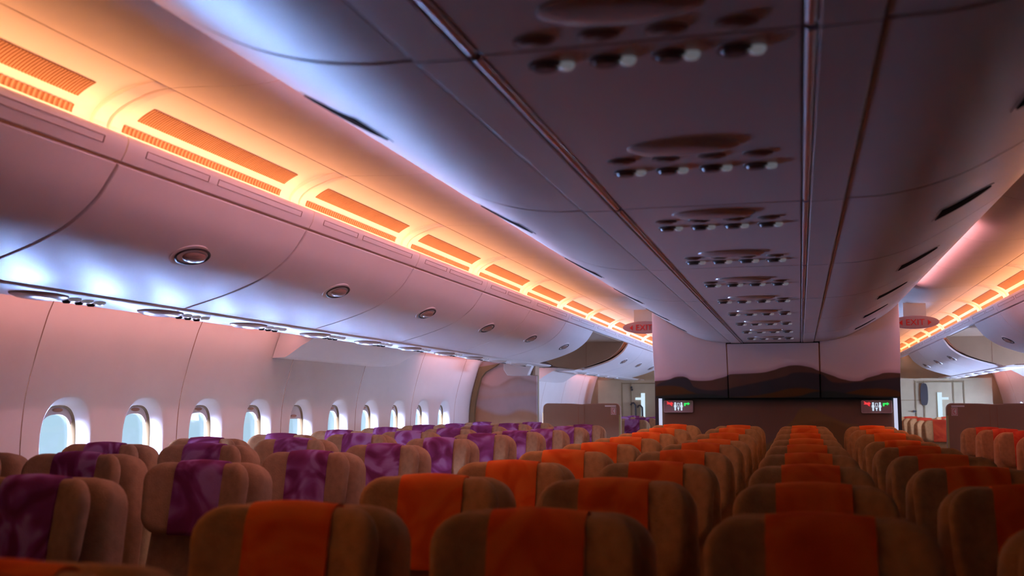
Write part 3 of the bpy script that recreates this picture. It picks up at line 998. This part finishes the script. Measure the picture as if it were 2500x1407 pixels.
for s in (-1, 1):
    cx_, Y = s * 1.27, 10.4
    z = E + .765
    t = thing('exit_sign', (cx_, Y, z + .08), f'oval red lettered EXIT sign hanging over the {SIDE[s]} aisle', 'sign')
    N = 28
    el = [(.215 * math.cos(2 * PI * i / N), .062 * math.sin(2 * PI * i / N)) for i in range(N)]
    MB().plate(el, (cx_, Y, z), (1, 0, 0), (0, 0, 1), (0, -1, 0), -.02, .02).build('sign_plate', EXITP, t, bevel=.006)
    MB().box(cx_ - .10, cx_ + .10, Y - .012, Y + .012, z + .055, z + .185).build('hanger', COVE, t)
    lt = MB()
    text_mesh(lt, 'EXIT', .082, (cx_, Y - .024, z - .004), (1, 0, 0), (0, 0, 1), (0, -1, 0), .004)
    lt.build('lettering', EXITR, t, smooth=False)
    for q in (-1, 1):
        MB().plate([(q * .142, 0), (q * .112, .026), (q * .112, -.026)], (cx_, Y, z - .004), (1, 0, 0), (0, 0, 1), (0, -1, 0), .019, .0245).build('arrow', EXITR, t)

# ------------------------------------------------------------------ low dividers behind the last window-block rows
for s in (-1, 1):
    Y = 10.22
    t = thing('low_divider', (s * 1.87, Y, 0), f'low tan divider with a red placard beside the {SIDE[s]} aisle', 'divider')
    xi, xo = s * 1.485, s * 2.26
    P = []
    def corner(x, z, r, a0, a1):
        return [(x + r * math.cos(R(a0 + (a1 - a0) * i / 6)), z + r * math.sin(R(a0 + (a1 - a0) * i / 6))) for i in range(7)]
    L, Rr = min(xi, xo), max(xi, xo)
    mid = (L + Rr) / 2
    top = E + .012
    poly = [(L - .02, .0), (Rr + .02, .0)] + corner(Rr - .05, top - .05, .05, 0, 90) + [(mid + .12, top - .003), (mid, top - .010), (mid - .12, top - .003)] + corner(L + .05, top - .05, .05, 90, 180)
    MB().plate(poly, (0, Y, 0), (1, 0, 0), (0, 0, 1), (0, -1, 0), -.035, .035).build('divider_panel', TAN2, t, bevel=.008)
    jm = MB()
    for dx in (-.03, .03):
        jm.box(mid + dx - .003, mid + dx + .003, Y - .038, Y - .034, .35, top - .03)
    jm.build('panel_joint', GAP, t)
    MB().box(xi - s * .004, xi + s * .012, Y - .04, Y - .028, .35, E - .10).build('edge_trim', LIME, t)
    # small notice strip and red bordered placard with a seat pictogram
    px = s * 1.55
    MB().box(px - .055 + s * .03, px + .055 + s * .03, Y - .039, Y - .034, E - .022, E + .0 - .008).build('notice_strip', WHITE, t)
    pl_ = MB()
    pl_.box(px - .026, px + .026, Y - .039, Y - .034, E - .100, E - .028, 0)
    for q in ((-.022, .022, -.034, -.038), (-.022, .022, -.094, -.090), (-.022, -.018, -.094, -.034), (.018, .022, -.094, -.034)):
        pl_.box(px + q[0], px + q[1], Y - .041, Y - .038, E + min(q[2], q[3]), E + max(q[2], q[3]), 1)
    pl_.box(px - .010, px - .005, Y - .041, Y - .038, E - .078, E - .046, 1)
    pl_.box(px - .010, px + .008, Y - .041, Y - .038, E - .082, E - .077, 1)
    pl_.box(px - .004, px + .006, Y - .041, Y - .038, E - .050, E - .044, 1)
    pl_.build('placard', [WHITE, PLACR], t)

# ------------------------------------------------------------------ closets by the wall with the pale dune picture
MUR3 = mat_mural('pale_dune_mural', -3.35, -2.5, (.60, .46, .44), (.62, .50, .50), (.0, .4), [
    ([(-3.35, .34), (-3.2, .265), (-3.1, .215), (-3.02, .195), (-2.92, .235), (-2.82, .285), (-2.74, .30), (-2.66, .275), (-2.5, .23)], (.43, .30, .24), .02),
    ([(-3.35, .30), (-3.2, .22), (-3.08, .185), (-3.02, .19), (-2.9, .205), (-2.8, .255), (-2.7, .262), (-2.5, .20)], (.50, .43, .43), .045),
    ([(-3.35, .22), (-3.2, .12), (-3.05, .09), (-2.9, .11), (-2.7, .13), (-2.5, .14)], (.52, .40, .34), .03),
    ([(-3.35, .10), (-3.2, .05), (-3.05, .07), (-2.9, .085), (-2.7, .09), (-2.5, .10)], (.47, .42, .44), .03),
    ([(-3.35, .06), (-3.25, .0), (-3.1, -.07), (-2.9, -.11), (-2.7, -.06), (-2.5, -.14)], (.46, .30, .18), .03)])
for s in (-1, 1):
    t = thing('side_partition', (s * 2.9, 11.05, 0), f'tall partition against the {SIDE[s]} wall' + (' with a pale dune picture' if s < 0 else ' beyond the low divider'), 'partition')
    if s < 0:
        o = MB().box(-3.24, -2.535, 11.04, 11.07, .02, E + .47).build('picture_panel', MUR3, t, org=(0, 11.05, E))
        o.location = Vector((0, 11.05, E)) - t.location
    else:
        MB().box(3.24, 2.535, 11.04, 11.07, .02, E + .47).build('front_panel', BEIGE, t)
    bx = MB().box(s * 3.20, s * 2.53, 11.07, 11.12, 0.0, E + .50).build('partition_body', BEIGE, t)
    zz = [-.45 + .86 * i / 14 for i in range(15)]
    jb = MB().extr(mir([(wx(z) + .012, z) for z in zz] + [(-2.95, .445), (-2.99, .415), (-3.10, .355)] + [(wx(z) + .062, z) for z in zz[::-1] if z < .33], s), 10.985, 11.04)
    jb.build('partition_frame', mat('olive_trim', (.22, .17, .08), rough=.6), t)
# end box of the service strip
for s in (-1, 1):
    o = MB()
    pr_ = mir([(-2.44, .432), (-2.50, .300), (-2.72, .300), (-2.76, .36), (-2.76, .432)], s)
    o.extr(pr_, 10.50, 10.72)
    o.box(-s * -2.44, -s * -2.475, 10.60, 10.75, E + .30, E + .43, 1)
    ob = o.build('strip_end_box', [SHELL, TAN], None, org=(s * 2.6, 10.6, E + .43), bevel=.008)
    tag(ob, f'small pale end box hanging under the {SIDE[s]} service strip', 'end box')

# bulging fairing on the wall under the service strip
def fairing(s, y0, y1, label):
    m_ = MB()
    rings = []
    N = 18
    for i in range(N + 1):
        f_ = i / N
        y = y0 + (y1 - y0) * f_
        # lower edge rises in a curve towards the far end, bulge fades out
        if f_ < .68:
            zl = .312
        else:
            q = (f_ - .68) / .32
            zl = .312 + .16 * (q * q * (3 - 2 * q))
        dep = 1.0 if f_ < .68 else max(0.02, 1 - ((f_ - .68) / .32) ** 1.6)
        xw = wx(zl)
        sec = [(xw + .004, zl), (xw + .10 * dep, zl + .004), (xw + .125 * dep, zl + .018), (xw + .22 * dep, zl + (.472 - zl) * .5), (xw + .36 * dep + .02, .478), (wx(.478) + .002, .482)]
        rings.append([(-s * p[0], y, p[1] + E) for p in sec])
    m_.rings(rings)
    o = m_.build('wall_fairing', BINM, None, org=(s * 3.1, y0, E + .31), ang=30)
    tag(o, label, 'fairing')
fairing(-1, 6.36, 9.05, 'pale bulging fairing high on the left wall above the fifth window')
fairing(-1, 13.4, 15.6, 'far pale fairing high on the left wall beyond the closet')
fairing(1, 13.4, 15.6, 'far pale fairing high on the right wall of the next cabin')

# ------------------------------------------------------------------ far end wall with its doors
fe = MB().box(-3.4, 3.4, YEND, YEND + .08, 0, E + 1.25)
struct('wall_front', fe, BEIGE, 'beige wall closing the next cabin')
for s in (-1, 1):
    t = thing(f'door_{1 if s < 0 else 2}', (s * 2.25, 17.2, 0), f'beige exit door zone at the far end of the {SIDE[s]} aisle', None, None, 'structure')
    d = MB().box(s * 1.62, s * 3.02, 17.20, 17.28, 0, E + .40)
    d.build('door_surround', BEIGE, t)
    j = MB()
    for x in (1.93, 2.05, 2.47, 2.62):
        j.box(s * x - .008, s * x + .008, 17.19, 17.20, .2, E + .36)
    j.box(s * 1.95, s * 2.62, 17.185, 17.20, E + .335, E + .352)
    j.box(s * 1.65, s * 2.05, 17.19, 17.20, E + .060, E + .070)
    j.build('door_joint', mat('olive_joint', (.20, .15, .07), rough=.7), t)
    sl = MB()
    xa = s * 2.27
    sl.box(xa - .032, xa + .032, 17.18, 17.19, E - .30, E + .185)
    sl.box(xa, xa - s * -.125, 17.18, 17.19, E + .075, E + .112)
    sl.build('door_window', DOOR_L, t)
    if s > 0:
        N = 20
        P = [(.055 * math.copysign(abs(math.cos(2 * PI * i / N)) ** .6, math.cos(2 * PI * i / N)), .17 * math.copysign(abs(math.sin(2 * PI * i / N)) ** .7, math.sin(2 * PI * i / N))) for i in range(N)]
        MB().plate(P, (2.05, 17.19, E + .155), (1, 0, 0), (0, 0, 1), (0, -1, 0), 0, .02).build('door_porthole', DARK, t)
        MB().box(1.88, 1.93, 17.17, 17.19, E - .12, E - .09).build('door_fitting', DARK, t)
    else:
        for x, zt in ((-2.42, .02), (-2.31, -.02)):
            MB().tube([(x - .05, 17.15, E + zt - .03), (x - .03, 17.15, E + zt), (x, 17.15, E + zt + .005), (x + .03, 17.15, E + zt - .03), (x + .035, 17.15, E + zt - .3)], .016).build('assist_handle', DARK, t)
        for x, zt in ((-2.46, .28), (-2.45, .24)):
            MB().dome((x, 17.19, E + zt), (1, 0, 0), (0, 0, 1), (0, -1, 0), [(.018, .018, 0), (.018, .018, .02), (.01, .01, .025)]).build('door_fitting', DARK, t)

# ------------------------------------------------------------------ seats
TH = R(11)
ZB, YB0 = .42, -.155
def SP(x, h, d):
    """seat-back space: x across, h up along the back, d behind the front face of the back"""
    return (x, YB0 + d * math.cos(TH) + h * math.sin(TH), ZB + h * math.cos(TH) - d * math.sin(TH))

def rrect(hw0, hw1, h0, h1, r0, r1, N=7):
    """rounded trapezoid outline, bottom half width hw0, top half width hw1"""
    P = []
    for qx, qh, r, a0 in ((hw1, h1, r1, 0), (-hw1, h1, r1, 90), (-hw0, h0, r0, 180), (hw0, h0, r0, 270)):
        cx_ = qx - math.copysign(r, qx); ch = qh - r if qh == h1 else qh + r
        for i in range(N):
            a = R(a0 + 90 * i / (N - 1)); P.append((cx_ + r * math.cos(a), ch + r * math.sin(a)))
    out = []
    n = len(P)
    for i in range(n):
        a, b = P[i], P[(i + 1) % n]
        out.append(a)
        L = math.hypot(b[0] - a[0], b[1] - a[1])
        k = int(L / .035)
        for j in range(1, k):
            out.append((a[0] + (b[0] - a[0]) * j / k, a[1] + (b[1] - a[1]) * j / k))
    return out

def pillow(mb, out, d0, d1, r, fn, bulge0=0.0, bulge1=0.0):
    xs = [p[0] for p in out]; hs = [p[1] for p in out]
    cx_, ch = (max(xs) + min(xs)) / 2, (max(hs) + min(hs)) / 2
    w, h = (max(xs) - min(xs)) / 2, (max(hs) - min(hs)) / 2
    def ring(inset, d, k=1.0):
        sx, sh = max(.02, (w - inset) / w) * k, max(.02, (h - inset) / h) * k
        return [fn(cx_ + (p[0] - cx_) * sx, ch + (p[1] - ch) * sh, d) for p in out]
    rr = []
    for k in (.04, .3, .55, .78):
        rr.append(ring(r, d0 - bulge0 * (1 - k * k), k))
    for a in (0, 22, 45, 68, 90):
        rr.append(ring(r * (1 - math.sin(R(a))), d0 + r * (1 - math.cos(R(a)))))
    for a in (90, 68, 45, 22, 0):
        rr.append(ring(r * (1 - math.sin(R(a))), d1 - r * (1 - math.cos(R(a)))))
    for k in (.78, .55, .3, .04):
        rr.append(ring(r, d1 + bulge1 * (1 - k * k), k))
    mb.rings(rr)
    return mb

def headfn(x, h, d):
    b = max(0.0, abs(x) - .098)
    return SP(x, h, d - .50 * b - .010 * (abs(x) / .1 if abs(x) < .1 else 1) * 0)

def make_seat(fab, cloth, label, group):
    t = thing('passenger_seat', (0, 0, 0), label, 'seat', group)
    z0 = Vector((0, 0, 0))
    pillow(MB(), rrect(.222, .190, .0, .812, .05, .072), .0, .105, .030, SP, .006, .004).build('backrest', fab, t, org=z0, ang=60)
    hd = pillow(MB(), rrect(.178, .184, .565, .800, .06, .066), -.062, -.004, .026, headfn, .004, 0).build('headrest', fab, t, org=z0, ang=60)
    # cloth cover laid over the middle of the headrest
    cv = MB()
    prof = [(-.0655, .572), (-.0675, .60), (-.0690, .66), (-.0690, .74), (-.0675, .772), (-.058, .795), (-.040, .8075), (-.018, .8085), (-.004, .800), (-.001, .78)]
    prof_s = smooth_pts(prof, 3)
    NX = 10
    outer, inner = [], []
    for (d, h) in prof_s:
        ro, ri = [], []
        for i in range(NX + 1):
            x = -.086 + .172 * i / NX
            wv = .0016 * math.sin(x * 55 + h * 9)
            ro.append(SP(x, h + .003 * math.cos(x * 28), d + wv)); ri.append(SP(x, h - .006, d + .007))
        outer.append(ro); inner.append(ri)
    nr = len(outer)
    vs = [p for r_ in outer for p in r_] + [p for r_ in inner for p in r_]
    W1 = NX + 1
    fs = []
    for k in range(nr - 1):
        for i in range(NX):
            a = k * W1 + i
            fs.append((a, a + 1, a + W1 + 1, a + W1))
            b = nr * W1 + a
            fs.append((b, b + W1, b + W1 + 1, b + 1))
        for i in (0, NX):
            a = k * W1 + i; b = nr * W1 + a
            fs.append((a, a + W1, b + W1, b))
    for k in (0, nr - 1):
        for i in range(NX):
            a = k * W1 + i; b = nr * W1 + a
            fs.append((a, b, b + 1, a + 1))
    cv.add(vs, fs)
    cv.build('headrest_cover', cloth, hd, org=z0, ang=60)
    # cushion
    def cf(x, h, d):
        return (x, -.60 + h, .455 - d + .03 * (.5 - h))
    pillow(MB(), rrect(.215, .222, .0, .50, .05, .03), .0, .12, .035, cf, .012, 0).build('seat_cushion', fab, t, org=z0, ang=60)
    for q in (-1, 1):
        a = MB()
        a.box(q * .211, q * .233, -.52, -.10, .555, .595)
        a.box(q * .214, q * .231, -.20, -.11, .36, .56)
        a.build('armrest', FRAMEM, t, org=z0, bevel=.008)
        g = MB()
        g.tube([(q * .15, -.50, .02), (q * .15, -.42, .32)], .018)
        g.tube([(q * .15, -.06, .02), (q * .15, -.16, .32)], .018)
        g.box(q * .15 - .022, q * .15 + .022, -.54, -.02, 0, .025)
        g.build('leg', FRAMEM, t, org=z0)
    MB().tube([(-.225, -.42, .325), (.225, -.42, .325)], .022).build('seat_beam', FRAMEM, t, org=z0)
    return t

ROWN = ['front', 'second', 'third', 'fourth', 'fifth', 'sixth', 'seventh', 'eighth', 'ninth', 'tenth']
protos = {}
def seat(kind, x, y, label, group, dz=0.0):
    spec = {'c': (FAB_C, CL_C), 'l': (FAB_L, CL_L), 'r': (FAB_R, CL_R)}[kind]
    if kind not in protos:
        protos[kind] = make_seat(*spec, label, group)
        protos[kind].location = (x, y, dz)
        return protos[kind]
    return dup(protos[kind], (x, y, dz), label, group)

HEADY = .0         # headrest front face sits at about local y = -0.07
CX = [-.705, -.235, .235, .705]
CN = ['leftmost', 'second from left', 'third from left', 'rightmost']
SX = {'l': [-1.665, -2.137, -2.609], 'r': [1.665, 2.137, 2.609]}
SN = ['aisle', 'middle', 'window']
OFF = .06
seat('c', CX[0], 1.04 + OFF, 'tan seat with orange headrest cloth at the bottom edge nearest the camera', 'centre block seats', -.005)
for k in range(9):
    y = 1.79 + .775 * k + OFF
    for i, x in enumerate(CX):
        dz = {6: .012, 7: .022, 8: .03}.get(k, 0.0)
        if i == 3 and k == 0:
            dz = 0
        seat('c', x, y, f'tan seat with orange headrest cloth, centre block, {CN[i]} column, {ROWN[k]} row', 'centre block seats', dz + random.uniform(-.004, .004))
for kind, s in (('l', -1), ('r', 1)):
    for k in range(10):
        y = 2.26 + .775 * k + OFF
        for i, x in enumerate(SX[kind]):
            u = (x - .21) / y
            if s > 0 and (u - .09 / y * 2) > .235:
                continue
            if s < 0 and u < -1.02:
                continue
            cl = 'purple patterned' if s < 0 else 'red'
            seat(kind, x, y, f'seat with {cl} headrest cloth, {SIDE[s]} block, {SN[i]} column, {ROWN[k]} row', f'{SIDE[s]} block seats', (.02 if (s < 0 and i > 0) else 0) + random.uniform(-.004, .004))
    # next cabin
    for k in range(5):
        y = 12.1 + .79 * k + OFF
        for i in (0, 1):
            seat(kind, SX[kind][i], y, f'far seat beyond the {SIDE[s]} divider, {SN[i]} column, {ROWN[k]} row', f'far seats of the {SIDE[s]} block', random.uniform(0, .02))
